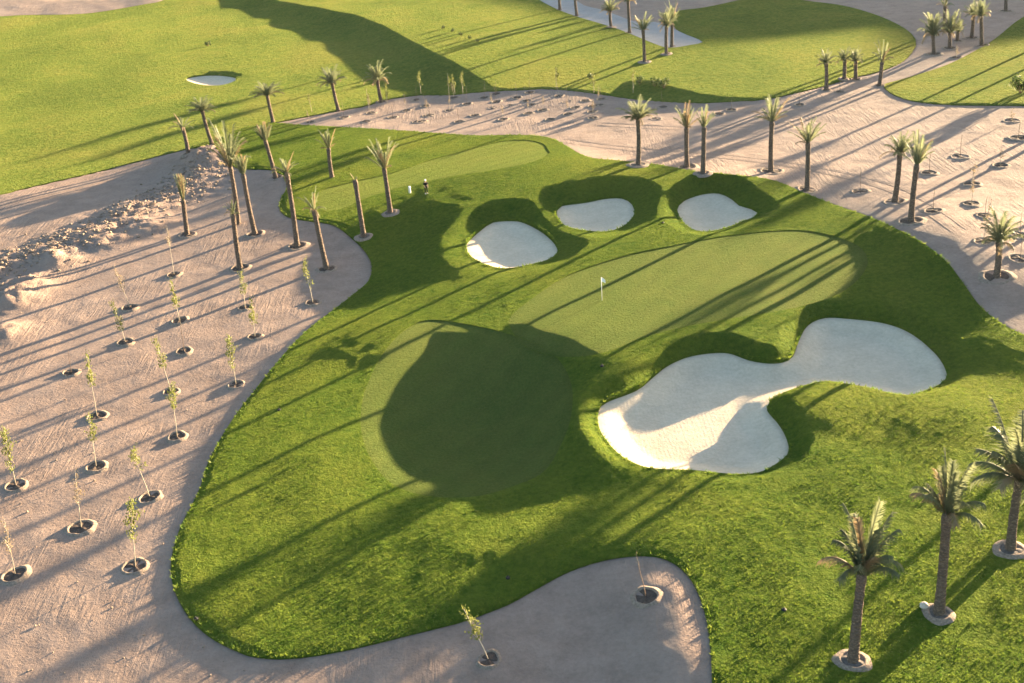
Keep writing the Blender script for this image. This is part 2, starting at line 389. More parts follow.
def leaf_build(c1, c2, trans=.35):
    def f(N, L, b):
        co = coords(N); nz = noise(N, L, co, 1.7, 3, .6)
        col = ramp(N, L, nz.outputs[0], [(.3, c1), (.72, c2)]).outputs[0]
        L.new(col, b.inputs['Base Color']); b.inputs['Roughness'].default_value = .6
        tr = N.new('ShaderNodeBsdfTranslucent'); L.new(col, tr.inputs[0])
        ms = node(N, 'ShaderNodeMixShader'); ms.inputs[0].default_value = trans
        L.new(b.outputs[0], ms.inputs[1]); L.new(tr.outputs[0], ms.inputs[2])
        L.new(ms.outputs[0], N['Material Output'].inputs[0])
    return f
M_FROND = mat('palm_frond', leaf_build((.10, .12, .065), (.22, .235, .125), .5))
M_DRY = mat('dry_frond', leaf_build((.20, .14, .075), (.34, .26, .15)))
M_LEAF = mat('young_leaf', leaf_build((.13, .15, .035), (.24, .24, .07), .4))
M_BUSH = mat('shrub_leaf', leaf_build((.04, .07, .02), (.09, .12, .035), .3))
M_TWIG = mat('pale_twig', plain((.45, .38, .29), .2, 9), .9)
M_BROWN = mat('brown_twig', plain((.20, .13, .09), .25, 9), .9)
M_WHITE = mat('white_paint', plain((.8, .8, .78), .04, 9, .5, .1, .005), .5)
M_CLOTH_W = mat('white_cloth', plain((.78, .77, .74), .08, 12, .9), .9)
M_CLOTH_B = mat('black_cloth', plain((.018, .018, .022), .3, 12, .9), .9)
M_SKIN = mat('skin', plain((.45, .28, .19), .08, 12, .6, .1, .002), .6)
M_HAIR = mat('dark_hair', plain((.03, .02, .015), .2, 30), .7)
M_GREY = mat('grey_soil', plain((.12, .10, .085), .35, 6, .95, .8, .05), .95)
M_RUBBER = mat('black_plastic', plain((.02, .02, .02), .3, 10, .6), .6)
M_STONE = mat('pale_stone', plain((.5, .42, .34), .25, 7, .9, .6, .04), .9)

# ------------------------------------------------------------------ object helpers
def link(o, parent=None):
    COL.objects.link(o)
    if parent: o.parent = parent
    return o
def tag(o, label=None, cat=None, group=None, kind=None):
    if label: o['label'] = label
    if cat: o['category'] = cat
    if group: o['group'] = group
    if kind: o['kind'] = kind
    return o
def mesh_np(name, V, Fc, mats, smooth=True, fm=None):
    me = bpy.data.meshes.new(name); me.from_pydata([tuple(v) for v in V], [], [tuple(f) for f in Fc])
    for m_ in (mats if isinstance(mats, (list, tuple)) else [mats]): me.materials.append(m_)
    if smooth: me.polygons.foreach_set('use_smooth', [True]*len(me.polygons))
    if fm is not None: me.polygons.foreach_set('material_index', list(fm))
    me.update(); return me
def obj(name, me, parent=None, loc=None):
    o = bpy.data.objects.new(name, me); link(o, parent)
    if loc is not None: o.location = loc
    return o
def thing(name, loc, label, cat, group=None, rz=0):
    o = bpy.data.objects.new(name, None); o.empty_display_size = .3; link(o); o.location = loc; o.rotation_euler.z = rz
    return tag(o, label, cat, group)
class MB:
    def __init__(s): s.V = []; s.F = []; s.M = []
    def add(s, V, Fc, m=0):
        k = len(s.V); s.V += [tuple(v) for v in V]; s.F += [tuple(i+k for i in f) for f in Fc]; s.M += [m]*len(Fc)
    def tube(s, pts, rad, n=8, m=0, cap=True):
        pts = [Vector(p) for p in pts]; V = []; Fc = []
        for i, p in enumerate(pts):
            t = (pts[min(i+1, len(pts)-1)]-pts[max(i-1, 0)]).normalized()
            a = t.cross(Vector((0, 1, 0)) if abs(t.y) < .9 else Vector((1, 0, 0))).normalized(); b = t.cross(a)
            r = rad[i] if isinstance(rad, (list, tuple)) else rad
            for k in range(n):
                an = 2*math.pi*k/n; V.append(p+(a*math.cos(an)+b*math.sin(an))*r)
        for i in range(len(pts)-1):
            for k in range(n):
                Fc.append((i*n+k, i*n+(k+1) % n, (i+1)*n+(k+1) % n, (i+1)*n+k))
        if cap: Fc.append(tuple(range(n))[::-1]); Fc.append(tuple((len(pts)-1)*n+k for k in range(n)))
        s.add(V, Fc, m)
    def lathe(s, prof, n=16, m=0, wob=None):
        V = []; Fc = []
        for i, (r, z) in enumerate(prof):
            for k in range(n):
                a = 2*math.pi*k/n; w = wob(a, i) if wob else (1, 0)
                V.append((r*w[0]*math.cos(a), r*w[0]*math.sin(a), z+w[1]))
        for i in range(len(prof)-1):
            for k in range(n): Fc.append((i*n+k, i*n+(k+1) % n, (i+1)*n+(k+1) % n, (i+1)*n+k))
        s.add(V, Fc, m)
    def mesh(s, name, mats, smooth=True): return mesh_np(name, s.V, s.F, mats, smooth, s.M)

# ------------------------------------------------------------------ ground sheet
def ang_list():
    a = list(np.arange(-40, 40.01, .17)); s = 1.0; x = 40.2
    right = []
    while x < 179: right.append(x); s *= 1.25; x += s
    return np.radians(np.array([-v for v in right[::-1]]+a+right))
AN = ang_list()
RR = list(np.geomspace(1.0, 30, 14))+list(np.geomspace(30.3, 430, 720))+list(np.geomspace(445, 2500, 22))
RR = np.array(RR)
def build_ground():
    A, Q = np.meshgrid(AN, RR); X = (Q*np.sin(A)).ravel(); Y = (Q*np.cos(A)).ravel()
    Z = np.full(X.shape, 2.0)
    k = Q.ravel() < 900
    Z[k] = ground_h(X[k], Y[k])
    na, nr = len(AN), len(RR)
    i, j = np.meshgrid(np.arange(na-1), np.arange(nr-1)); a = (j*na+i).ravel()
    Fc = np.stack([a, a+1, a+1+na, a+na], 1)[:, ::-1]
    # close the wedge behind the camera and the foot
    j = np.arange(nr-1)*na
    Fc2 = np.stack([j+na-1, j, j+na, j+na+na-1], 1)[:, ::-1]
    V = np.column_stack([X, Y, Z])
    Fa = [tuple(f) for f in np.concatenate([Fc, Fc2])]+[tuple(range(na))[::-1][::-1]]
    return mesh_np('ground', V, Fa, M_SAND)
g_ = obj('ground', build_ground()); tag(g_, 'pale raked desert sand around the golf hole', 'ground', kind='structure')

# ------------------------------------------------------------------ zones
GA, GQ = np.meshgrid(np.radians(np.arange(-44, 46, .24)), np.geomspace(36, 470, 560))
GX, GY = (GQ*np.sin(GA)).ravel(), (GQ*np.cos(GA)).ravel()
def zone_mesh(name, outer, holes, hf, material, margin, skirts, drop=.0):
    """triangulated sheet between outlines; skirts = [(loop, depth)] hang a cut edge below a loop"""
    mn, mx = outer.min(0), outer.max(0)
    k = (GX > mn[0]) & (GX < mx[0]) & (GY > mn[1]) & (GY < mx[1]); X, Y = GX[k], GY[k]
    d = sdf(X, Y, outer); k = d < -margin*np.hypot(X, Y)*.001-.08
    for h in holes:
        dh = sdf(X, Y, h); k &= dh > margin*np.hypot(X, Y)*.001+.08
    X, Y = X[k], Y[k]
    loops = [outer]+list(holes); P = []; E_ = []
    for l in loops:
        b0 = len(P); P += [tuple(p) for p in l]; E_ += [(b0+i, b0+(i+1) % len(l)) for i in range(len(l))]
    P += list(zip(X, Y))
    vs, es, fs, *_ = delaunay_2d_cdt([Vector(p) for p in P], E_, [], 0, 1e-5)
    V2 = np.array([(v.x, v.y) for v in vs]); T = np.array([f for f in fs if len(f) == 3])
    c = V2[T].mean(1); keep = inside(c[:, 0], c[:, 1], outer)
    for h in holes: keep &= ~inside(c[:, 0], c[:, 1], h)
    T = T[keep]
    a, b_, c_ = V2[T[:, 0]], V2[T[:, 1]], V2[T[:, 2]]
    cr = (b_[:, 0]-a[:, 0])*(c_[:, 1]-a[:, 1])-(b_[:, 1]-a[:, 1])*(c_[:, 0]-a[:, 0])
    T[cr < 0] = T[cr < 0][:, ::-1]
    Z = hf(V2[:, 0], V2[:, 1])
    V = [tuple(v) for v in np.column_stack([V2, Z])]; Fc = [tuple(t) for t in T]
    for l, dep in skirts:
        z = hf(l[:, 0], l[:, 1]); b0 = len(V); n_ = len(l)
        V += [(x, y, w) for (x, y), w in zip(l, z)]+[(x, y, w-dep) for (x, y), w in zip(l, z)]
        Fc += [(b0+i, b0+(i+1) % n_, b0+n_+(i+1) % n_, b0+n_+i) for i in range(n_)]
    return mesh_np(name, V, Fc, material)
def rough_h(outer, cuts):
    def f(X, Y):
        z = turf_h(X, Y)
        d = -sdf(X, Y, outer)
        z = z-.07*(1-sstep(d/.7))
        amp = sstep(d/1.5)
        for c in cuts: amp = amp*sstep(sdf(X, Y, c)/1.2)
        w = np.hypot(X, Y) < 170
        return z+amp*w*(.045*fbm(X, Y, 1.5, 2, 60)+.03*fbm(X, Y, 6.0, 1, 61))+.045
    return f
cuts1 = [green_a, green_b, fairway]; bl1 = [bw[k][0] for k in ('B1', 'B2', 'B3', 'B4')]
o = obj('turf', zone_mesh('turf', t1, cuts1+bl1, rough_h(t1, cuts1+bl1), M_ROUGH, 2.0, [(t1, .7)]+[(b, .35) for b in bl1]+[(c, .12) for c in cuts1]))
tag(o, 'long rough grass around the two greens and the bunkers', 'turf', kind='structure')
o = obj('turf', zone_mesh('turf', t2, [bw['BF'][0]], rough_h(t2, [bw['BF'][0]]), M_FAR, 2.0, [(t2, .7), (bw['BF'][0], .35)]))
tag(o, 'wide rolling fairway turf beyond the strip of sand', 'turf', kind='structure')
o = obj('turf', zone_mesh('turf', t3, [], rough_h(t3, []), M_FAR, 2.0, [(t3, .7)]))
tag(o, 'wedge of striped turf at the right edge', 'turf', kind='structure')
for P, M_, nm, lab in ((green_b, M_GREEN, 'putting_green', 'upper putting green with the white flag'), (green_a, M_GREEN, 'putting_green', 'lower putting green in deep shade'), (fairway, M_FAIR, 'fairway', 'mown strip beside the two small figures')):
    o = obj(nm, zone_mesh(nm, P, [], turf_h, M_, 2.0, [])); tag(o, lab, nm.replace('_', ' '), kind='structure')
BL = {'B1': 'left one of the three small bunkers, half in sun', 'B2': 'middle small bunker, sand all in shade', 'B3': 'right one of the three small bunkers below the palms', 'B4': 'large two lobed bunker right of the shaded green', 'BF': 'tiny far bunker in the far left turf'}
for k, (P, zb, r) in bw.items():
    def bh(X, Y, P=P, zb=zb):
        d = -sdf(X, Y, P); s = {'B4': .66, 'B1': .45, 'B2': .4, 'B3': .4, 'BF': .35}[k]
        return zb+.04-s*sstep(d/2.6)+.03*fbm(X, Y, 2.5, 2, 80)*sstep(d)
    o = obj('sand_bunker', zone_mesh('sand_bunker', P, [], bh, M_BUNK, 2.0, [])); tag(o, BL[k], 'bunker', kind='structure')
o = obj('path', zone_mesh('path', path_w, [], lambda X, Y: hfun(X, Y)+.06, M_PATH, 2.0, [(path_w, .3)])); tag(o, 'smooth grey path running past the far palms', 'path', kind='structure')
# ------------------------------------------------------------------ blades and tufts of the rough
def tuft_mesh(name, P, z, lean, hgt, blades, spread, mtl, seed):
    rg = np.random.default_rng(seed); n = len(P)*blades
    b = np.repeat(np.column_stack([P, z]), blades, 0); h = np.repeat(hgt, blades)*rg.uniform(.6, 1.2, n)
    ln = np.repeat(lean, blades, 0)
    a = rg.uniform(0, 2*np.pi, n); o = rg.uniform(0, spread, n)
    base = b+np.column_stack([np.cos(a)*o, np.sin(a)*o, np.full(n, -.04)])
    t = rg.uniform(0, 2*np.pi, n); w = h*rg.uniform(.12, .26, n)
    side = np.column_stack([np.cos(t)*w, np.sin(t)*w, np.zeros(n)])
    tip = base+np.column_stack([rg.normal(0, .45, n)*h+ln[:, 0]*h, rg.normal(0, .45, n)*h+ln[:, 1]*h, h+.04])
    V = np.empty((n*3, 3)); V[0::3] = base-side; V[1::3] = base+side; V[2::3] = tip
    me = bpy.data.meshes.new(name); me.vertices.add(n*3); me.vertices.foreach_set('co', V.ravel())
    me.loops.add(n*3); me.loops.foreach_set('vertex_index', np.arange(n*3, dtype=np.int32))
    me.polygons.add(n); me.polygons.foreach_set('loop_start', np.arange(0, n*3, 3, dtype=np.int32))
    me.update(calc_edges=True); me.materials.append(mtl); return me
M_BLADE = mat('grass_blade', leaf_build((.070, .155, .016), (.235, .270, .042), .5))
def tufts():
    rg = np.random.default_rng(3); Ps = []; Ls = []; Hs = []
    for l, dens, sg in [(t1, 5.0, 1)]+[(b, 7.0, -1) for b in bl1]:
        q = np.roll(l, -1, 0); L_ = np.hypot(*(q-l).T); r = np.hypot(l[:, 0], l[:, 1]); k = np.where(r < 190, L_*dens, 0)
        cnt = rg.poisson(k); idx = np.repeat(np.arange(len(l)), cnt); f = rg.random(len(idx))[:, None]
        p = l[idx]*(1-f)+q[idx]*f; d = (q-l)[idx]; nrm = np.column_stack([d[:, 1], -d[:, 0]])/np.maximum(np.hypot(*d.T), 1e-6)[:, None]
        tst = inside(*(p+nrm*.3).T, l); nrm[tst] *= -1            # outward of the loop
        nrm *= sg
        p = p-nrm*rg.uniform(.0, .28, len(p))[:, None]
        Ps.append(p); Ls.append(nrm*rg.uniform(.1, .8, len(p))[:, None]); Hs.append(rg.uniform(.08, .22, len(p)))
    # clumps scattered through the rough, thinner with distance
    n = 150000; a = rg.uniform(R(-36), R(36), n); r = 42*np.exp(rg.random(n)*math.log(185/42)); p = np.column_stack([r*np.sin(a), r*np.cos(a)])
    k = sdf(p[:, 0], p[:, 1], t1) < -.1
    for c in cuts1+bl1: k &= sdf(p[:, 0], p[:, 1], c) > .1
    p = p[k]; d = fbm(p[:, 0], p[:, 1], 3.5, 2, 90); p = p[d > -.25]
    Ps.append(p); Ls.append(np.zeros((len(p), 2))); Hs.append(rg.uniform(.05, .105, len(p)))
    P = np.concatenate(Ps); z = rough_h(t1, cuts1+bl1)(P[:, 0], P[:, 1])
    return tuft_mesh('grass_tufts', P, z, np.concatenate(Ls), np.concatenate(Hs), 5, .09, M_BLADE, 4)
o = obj('grass_tufts', tufts()); tag(o, 'ragged grass tufts through the rough and along its edges', 'grass', kind='stuff')
# wheel marks pressed into the sand
M_TRACK = mat('pressed_sand', sand_build((.20, .14, .105), (.265, .188, .145), (.335, .25, .195), .7), .95)
def track(pix, gauge=1.5, w=.32):
    c = march(spline(pix, False, 4.0), hfun); mb = MB()
    d = np.gradient(c, axis=0); nn = np.column_stack([-d[:, 1], d[:, 0]])/np.hypot(d[:, 0], d[:, 1])[:, None]
    for s_ in (-gauge/2, gauge/2):
        e = [c+nn*(s_+k*w/2) for k in (-1, 0, 1)]; zs = [ground_h(q[:, 0], q[:, 1])+dz for q, dz in zip(e, (.02, .004, .02))]
        b0 = len(mb.V); m_ = len(c); V = []
        for i in range(m_): V += [(e[k][i][0], e[k][i][1], zs[k][i]) for k in range(3)]
        mb.add(V, [(3*i+k, 3*i+k+1, 3*i+k+4, 3*i+k+3) for i in range(m_-1) for k in range(2)])
    return mb.mesh('wheel_tracks', M_TRACK)
for pix, lab in [([(-20,212),(60,194),(130,176),(185,160)], 'wheel marks along the far edge of the left sand'), ([(560,140),(640,150),(740,158),(830,172),(900,192),(960,230)], 'wheel marks across the upper sand behind the palms'), ([(875,95),(800,118),(700,128),(600,124)], 'wheel marks along the far sand strip')]:
    o = obj('wheel_tracks', track(pix)); tag(o, lab, 'wheel marks', kind='structure')

# ------------------------------------------------------------------ palms
def pix_top(base, px, py):
    """point above a base whose picture lies at a pixel, in the vertical plane through the base"""
    d = rays([(px, py)])[0]; t = base[1]/d[1]
    return Vector((d[0]*t, base[1], CAMH+d[2]*t))
def frond(mb, az, el, length, bend, rng, m=0, leaf=.2, n=17):
    """an arching rachis with two rows of narrow leaflets"""
    p = Vector((0.05*math.cos(az), .05*math.sin(az), 0)); e = el; hd = Vector((math.cos(az), math.sin(az), 0)); sd = Vector((-math.sin(az), math.cos(az), 0))
    tw = rng.uniform(-.5, .5); pts = [p.copy()]; st = length/n
    dirs = []
    for i in range(n):
        d = hd*math.cos(e)+Vector((0, 0, 1))*math.sin(e)+sd*tw*.12*i/n
        dirs.append(d); p = p+d*st; pts.append(p.copy()); e -= bend/n*(.5+1.1*i/n)
    # rachis: a thin three-sided strip
    V = []; Fc = []
    for i, q in enumerate(pts):
        w = .022*(1-.8*i/n)
        V += [q+sd*w, q-sd*w, q+Vector((0, 0, -w))]
    for i in range(n):
        for a, b in ((0, 1), (1, 2), (2, 0)): Fc.append((3*i+a, 3*i+b, 3*i+3+b, 3*i+3+a))
    mb.add(V, Fc, m)
    V = []; Fc = []
    for i in range(2, n):
        q = pts[i]; d = dirs[i]; up = d.cross(sd)*-1
        f = i/n; ln = leaf*(.55+1.0*math.sin(math.pi*min(1, f*.8+.12)))*rng.uniform(.55, 1.2)
        for s in (-1, 1):
            for h in (0, .5):
                o = q+d*st*h
                tip = o+(sd*s*.78+d*.75+up*rng.uniform(.1, .45)+Vector((0, 0, -.12))).normalized()*ln
                w = d*.015
                k = len(V); V += [o-w, o+w, tip]; Fc.append((k, k+1, k+2))
    mb.add(V, Fc, m)
def crown_mesh(style, seed):
    rng = random.Random(seed); mb = MB(); n = {'spread': 30, 'up': 18, 'tied': 16, 'sparse': 14, 'bare': 4, 'near': 19}[style]
    for i in range(n):
        az = i*2.39996+rng.uniform(-.35, .35); f = (i+.5)/n
        if style == 'spread': el, L, b = R(87-60*f+rng.uniform(-10, 10)), rng.uniform(.7, 1.2), .45+1.0*f+rng.uniform(-.2, .3)
        elif style == 'up': el, L, b = R(84-46*f+rng.uniform(-13, 13)), rng.uniform(.65, 1.2), .15+.55*f+rng.uniform(-.1, .3)
        elif style == 'near': el, L, b = R(84-58*f+rng.uniform(-9, 9)), rng.uniform(.75, 1.2), .35+.75*f+rng.uniform(-.2, .4)
        elif style == 'tied': el, L, b = R(89-14*f+rng.uniform(-4, 4)), rng.uniform(.85, 1.1), .1+.15*f
        elif style == 'sparse': el, L, b = R(82-55*f+rng.uniform(-14, 14)), rng.uniform(.7, 1.2), .35+1.0*f
        else: el, L, b = R(70-50*f+rng.uniform(-10, 10)), rng.uniform(.3, .7), .6
        dry = (style in ('tied', 'sparse', 'bare') and rng.random() < .28) or (style == 'spread' and f > .88) or (style == 'up' and rng.random() < .22) or (style == 'near' and rng.random() < .2)
        frond(mb, az, el, L, b, rng, 1 if dry else 0, {'spread': .17, 'up': .13, 'tied': .09, 'sparse': .13, 'bare': .1, 'near': .19}[style], 30 if style == 'near' else 17)
    return mb.mesh('crown', [M_FROND, M_DRY], False)
CROWNS = {s: [crown_mesh(s, 100+17*k+len(s)) for k in range(v)] for s, v in (('spread', 4), ('up', 4), ('tied', 2), ('sparse', 3), ('bare', 1), ('near', 3))}
# horizontal reach and height of each style at unit length
def extent(me):
    c = np.empty(len(me.vertices)*3); me.vertices.foreach_get('co', c); c = c.reshape(-1, 3)
    return np.percentile(np.hypot(c[:, 0], c[:, 1]), 97), c[:, 2].max()
EXT = {s: [extent(me) for me in l] for s, l in CROWNS.items()}

def basin_mesh(seed, n=26):
    rng = random.Random(seed); ph = [rng.uniform(0, 6.28) for _ in range(4)]
    wob = lambda a, i: (1+.05*math.sin(2*a+ph[0])+.04*math.sin(3*a+ph[1])+.02*math.sin(7*a+ph[2]), .035*math.sin(2*a+ph[3])+.025*math.sin(5*a+ph[1]))
    mb = MB(); mb.lathe([(.60, -.30), (.64, -.02), (.70, .09), (.77, .14), (.85, .11), (.96, .03), (1.12, -.06), (1.3, -.25)], n, 0, wob)
    s = MB(); s.lathe([(.70, .03), (.5, .05), (.25, .06), (.01, .08)], n, 0, wob)
    return mb.mesh('berm', M_BERM), s.mesh('soil', M_WET), s.mesh('soil', M_GREY)
BASINS = [basin_mesh(k) for k in range(5)]
def basin(p, r, label, group, k=0, hz=1.0, grassy=False):
    tx_ = min(float(sdf(np.array([p[0]]), np.array([p[1]]), q_)[0]) for q_ in (t1, t2, t3))
    grassy = tx_ < 0
    t = thing('planting_basin', (p[0], p[1], p[2]+(.07 if grassy else 0)), label, 'tree basin', group, rz=0)
    e_ = .9*r; gx = np.array([p[0]-e_, p[0]+e_, p[0], p[0]]); gy = np.array([p[1], p[1], p[1]-e_, p[1]+e_]); hh = surface(gx, gy)
    nz = Vector((-(hh[1]-hh[0])/(2*e_), -(hh[3]-hh[2])/(2*e_), 1)); nz.x = max(-.25, min(.25, nz.x)); nz.y = max(-.25, min(.25, nz.y)); nz.normalize()
    t.rotation_euler = (nz.to_track_quat('Z', 'Y').to_matrix() @ Matrix.Rotation(random.uniform(0, 6.28), 3, 'Z')).to_euler()
    t.scale = (r, r, hz)
    a, b, b2 = BASINS[k % len(BASINS)]
    if grassy: b = b2
    obj('berm', a, t).scale.z = 1 if not grassy else .55; obj('soil', b, t)
    return t

# base x, base y, trunk top x, y, crown half width, crown top y, style, basin radius (m, 0 = none), phrase
PALMS = [
 (188,153, 182.5,127, 12.5,114, 'sparse', 1.1, 'small leaning palm left of the pale sand mound'),
 (212,143, 202,110, 13.5,96, 'spread', 0, 'palm rising behind the pale sand mound'),
 (238,224, 230,166, 18,117, 'up', 0, 'tallest left palm with a huge bushy crown'),
 (240,268, 233,214, 7,193, 'sparse', 1.25, 'palm with a scrubby short crown by bare sand'),
 (255,234, 243,174, 7,154, 'tied', 1.2, 'palm with brown tied fronds right of the bushy palm'),
 (276,178, 265,140, 8,123, 'tied', 1.1, 'palm on the sand pocket at the turf corner'),
 (297,246, 286.5,172, 14,152, 'sparse', 1.3, 'palm at the left tip of the near turf'),
 (327,269, 314,210, 11,187, 'sparse', 1.2, 'strongly leaning palm nearest the grey path strip'),
 (332,177, 328.5,148, 9,129, 'up', 0, 'palm on the turf with one arm like frond'),
 (364,237, 355,180, 4,173, 'bare', .9, 'bare topped palm trunk at the turf edge'),
 (390.5,213, 384,168, 15,135, 'up', .9, 'tall pale palm beside the two small figures'),
 (187,235, 183,200, 5,172, 'tied', 1.3, 'palm with upright green bundle on open sand'),
 (273,121.5, 267,95, 15,78, 'spread', 0, 'palm at the left tip of the far sand strip'),
 (338.5,110, 332,83, 13,65, 'spread', 0, 'palm at the sand strip left of its pair'),
 (381.6,102, 377.5,80, 12,61, 'spread', .9, 'palm at the sand strip right of its pair'),
 (638,165, 638,119, 16,97, 'spread', 1.2, 'lone palm above the middle bunker'),
 (687,167, 686.5,127, 13,104, 'up', 1.5, 'left palm of the close pair above the right bunker'),
 (703,173.5, 704,127, 9.5,105, 'up', .9, 'right palm of the close pair above the right bunker'),
 (771,171, 772,121, 15,94, 'up', 1.6, 'tall palm with pale fronds on the turf rim'),
 (807,190, 808,142, 17,116, 'up', 1.3, 'fan crowned palm at the turf corner'),
 (894.5,202, 900,153, 14,128, 'spread', 1.4, 'palm behind its twin on the right sand'),
 (911,221, 917,164, 15,131, 'up', 1.5, 'front palm of the overlapping twins on right sand'),
 (996.5,277, 999,242, 18,212, 'spread', 1.5, 'short stout palm alone near the right edge'),
 (826,90, 826,63, 9,49, 'spread', .8, 'palm left of the far trio on the tee edge'),
 (844,80, 844.5,60, 8,45, 'spread', .7, 'middle palm of the far trio with hanging fronds'),
 (856,79.5, 855.6,61, 7,45, 'spread', .9, 'right palm of the far trio on the sand'),
 (879,86, 882,62, 9,40, 'sparse', .9, 'pale sparse palm at the tip of the right turf'),
 (644.6,62, 643,30, 12,12, 'up', 1.0, 'palm with one pale bent frond by the far path'),
 (666.5,54, 666.5,26, 9,4, 'spread', .9, 'left one of the twin palms at the path end'),
 (671.7,47, 672,23, 7,-1, 'up', .8, 'right one of the twin palms at the path end'),
 (629.6,33, 628,1, 9,-16, 'spread', .9, 'palm on the path with its crown cut by the frame'),
 (611.4,27, 610,11, 9,-4, 'spread', .9, 'short palm on the path edge under the top frame'),
 (577,16, 574.5,-12, 9,-28, 'spread', .9, 'trunk on the far path second from the left'),
 (560,10, 557.5,-18, 9,-34, 'spread', .9, 'leftmost trunk on the far path'),
 (934,54, 933,35, 11,10, 'spread', 1.3, 'leftmost palm of the shaded far cluster'),
 (949.6,48, 950,33, 9,8, 'spread', 1.3, 'dark palm second from left in the shaded cluster'),
 (957.5,41, 958,32, 6,13, 'spread', .8, 'short green palm inside the shaded cluster'),
 (971.5,38, 973.6,15, 10,1, 'spread', 1.3, 'tall brown crowned palm of the shaded cluster'),
 (981.8,45.5, 981,16, 8,-1, 'spread', 1.3, 'rightmost palm of the shaded cluster beside turf'),
 (1006,11, 1007,-22, 9,-40, 'spread', 1.4, 'far trunk right of the shaded cluster'),
 (944,30, 945,6, 8,-12, 'sparse', .9, 'furthest palm behind the shaded cluster'),
 (853,661, 862,573, 32,503, 'near', .85, 'nearest palm with pale frond tips at bottom'),
 (939,614, 947,513, 27,447, 'near', .75, 'second nearest palm with feathery pale crown'),
 (1011,550, 1020,478, 37,403, 'near', .9, 'dark palm cut by the right edge'),
]
OFF = [(1047,43),(1068,49),(1092,60),(1051,127),(1060,132),(1130,165),(1085,205),(1255,258),(1255,305),(682,-8),(700,-16),(718,-18),(735,-22),(757,-23),(775,-20),(795,-26),(815,-24)]  # unseen palms set from shadow bands; the fourth is added to widen one
pal_pos = spot(*[(p[0], p[1]) for p in PALMS]); off_pos = spot(*OFF)
def trunk_mesh(top, rs, seed):
    rng = random.Random(seed); n = 22; pts = []; rad = []
    bow = rng.uniform(-.12, .12)
    for i in range(n+1):
        f = i/n
        pts.append(Vector((top.x*f+bow*math.sin(math.pi*f), .4*bow*math.sin(math.pi*f), -.25+(top.z+.25)*f)))
        r = .30-.055*f+.13*math.exp(-f*14)+(.05 if f > .86 else 0)*math.sin((f-.86)/.14*math.pi)+.012*rng.uniform(-1, 1)+(.012 if i % 2 else -.008)
        rad.append(r*rs)
    mb = MB(); mb.tube(pts, rad, 11); return mb.mesh('trunk', M_BARK)
def palm(p, top, rx, hz, style, label, seed, group, rs=1.0):
    t = thing('palm_tree', p, label, 'palm tree', group)
    v = top-Vector(p)
    obj('trunk', trunk_mesh(v, rs, seed), t)
    k = seed % len(CROWNS[style]); er, eh = EXT[style][k]
    c = obj('crown', CROWNS[style][k], t, v-Vector((0, 0, .12)))
    c.scale = (rx/er, rx/er, hz/eh); c.rotation_mode = 'ZYX'; c.rotation_euler = (0, math.atan2(v.x, v.z)*.6, (seed*1.7) % 6.28)
    return t
GP = 'date palms planted around the course'
for i, (bx, by, tx, ty, hw, cy, st, br, ph) in enumerate(PALMS):
    p = Vector(pal_pos[i]); top = pix_top(p, tx, ty); ct = pix_top(p, tx+(tx-bx)*.15, cy)
    dist = (p-Vector((0, 0, CAMH))).length
    rx = hw*dist/F*1.1; hz = max(.8, ct.z-top.z+.15)
    palm(p, top, rx, hz, st, ph, i, GP, 1.0 if by < 400 else .95)
    if br: basin(p, br, 'earth ring of the '+ph, 'earth basins round the trees', i, .8 if by < 400 else 1.0)
for i, q in enumerate(off_pos):
    p = Vector(q); h = (4.6 if i < 4 else 6.0)+(i*37 % 10)*.12
    tp = i >= 9
    palm(p, p+Vector((.1*(i % 5-2), 0, h)), 1.1 if tp else 2.6, 1.3 if tp else 2.4, 'spread' if i % 3 else 'up', 'date palm standing just outside the frame', 60+i, GP)
    basin(p, 1.2, 'earth basin round a palm just outside the frame', 'earth basins round the trees', i)

# ------------------------------------------------------------------ young trees
def foliage_mesh(seed, n, rad, mtl, size=.085):
    """a thin ragged column of small leaves one unit tall"""
    rng = random.Random(seed); mb = MB()
    tw = []
    for k in range(9):
        z0 = rng.uniform(.05, .75); a = rng.uniform(0, 6.28); ln = rng.uniform(.4, 1)*rad*(1.25-z0*.6)
        tw.append((Vector((0, 0, z0)), Vector((math.cos(a)*ln, math.sin(a)*ln, z0+rng.uniform(.1, .3)))))
    for a, b in tw: mb.tube([a, b], [.008, .003], 3, 1, False)
    for k in range(n):
        a, b = rng.choice(tw); f = rng.uniform(.15, 1.1)
        if rng.random() < .25: c = Vector((0, 0, rng.uniform(.25, 1.0)))
        else: c = a+(b-a)*f
        c += Vector((rng.gauss(0, .3*rad), rng.gauss(0, .3*rad), rng.gauss(0, .04)))
        c.z = min(1.02, max(0, c.z))
        d = Vector((rng.gauss(0, 1), rng.gauss(0, 1), rng.gauss(0, .8))).normalized(); e = d.cross(Vector((rng.gauss(0, 1), rng.gauss(0, 1), rng.gauss(0, 1)))).normalized()
        s = size*rng.uniform(.5, 1.2)
        mb.add([c-d*s*.5, c+e*s*.28, c+d*s*.7, c-e*s*.28], [(0, 1, 2, 3)], 0)
    return mb.mesh('foliage', [mtl, M_TWIG], False)
FOL = {'full': [foliage_mesh(k, 320, .25, M_LEAF) for k in range(3)], 'thin': [foliage_mesh(10+k, 230, .23, M_LEAF) for k in range(3)],
       'brown': [foliage_mesh(20+k, 170, .22, M_DRY, .06) for k in range(2)], 'bare': [foliage_mesh(30, 12, .10, M_DRY, .05)]}
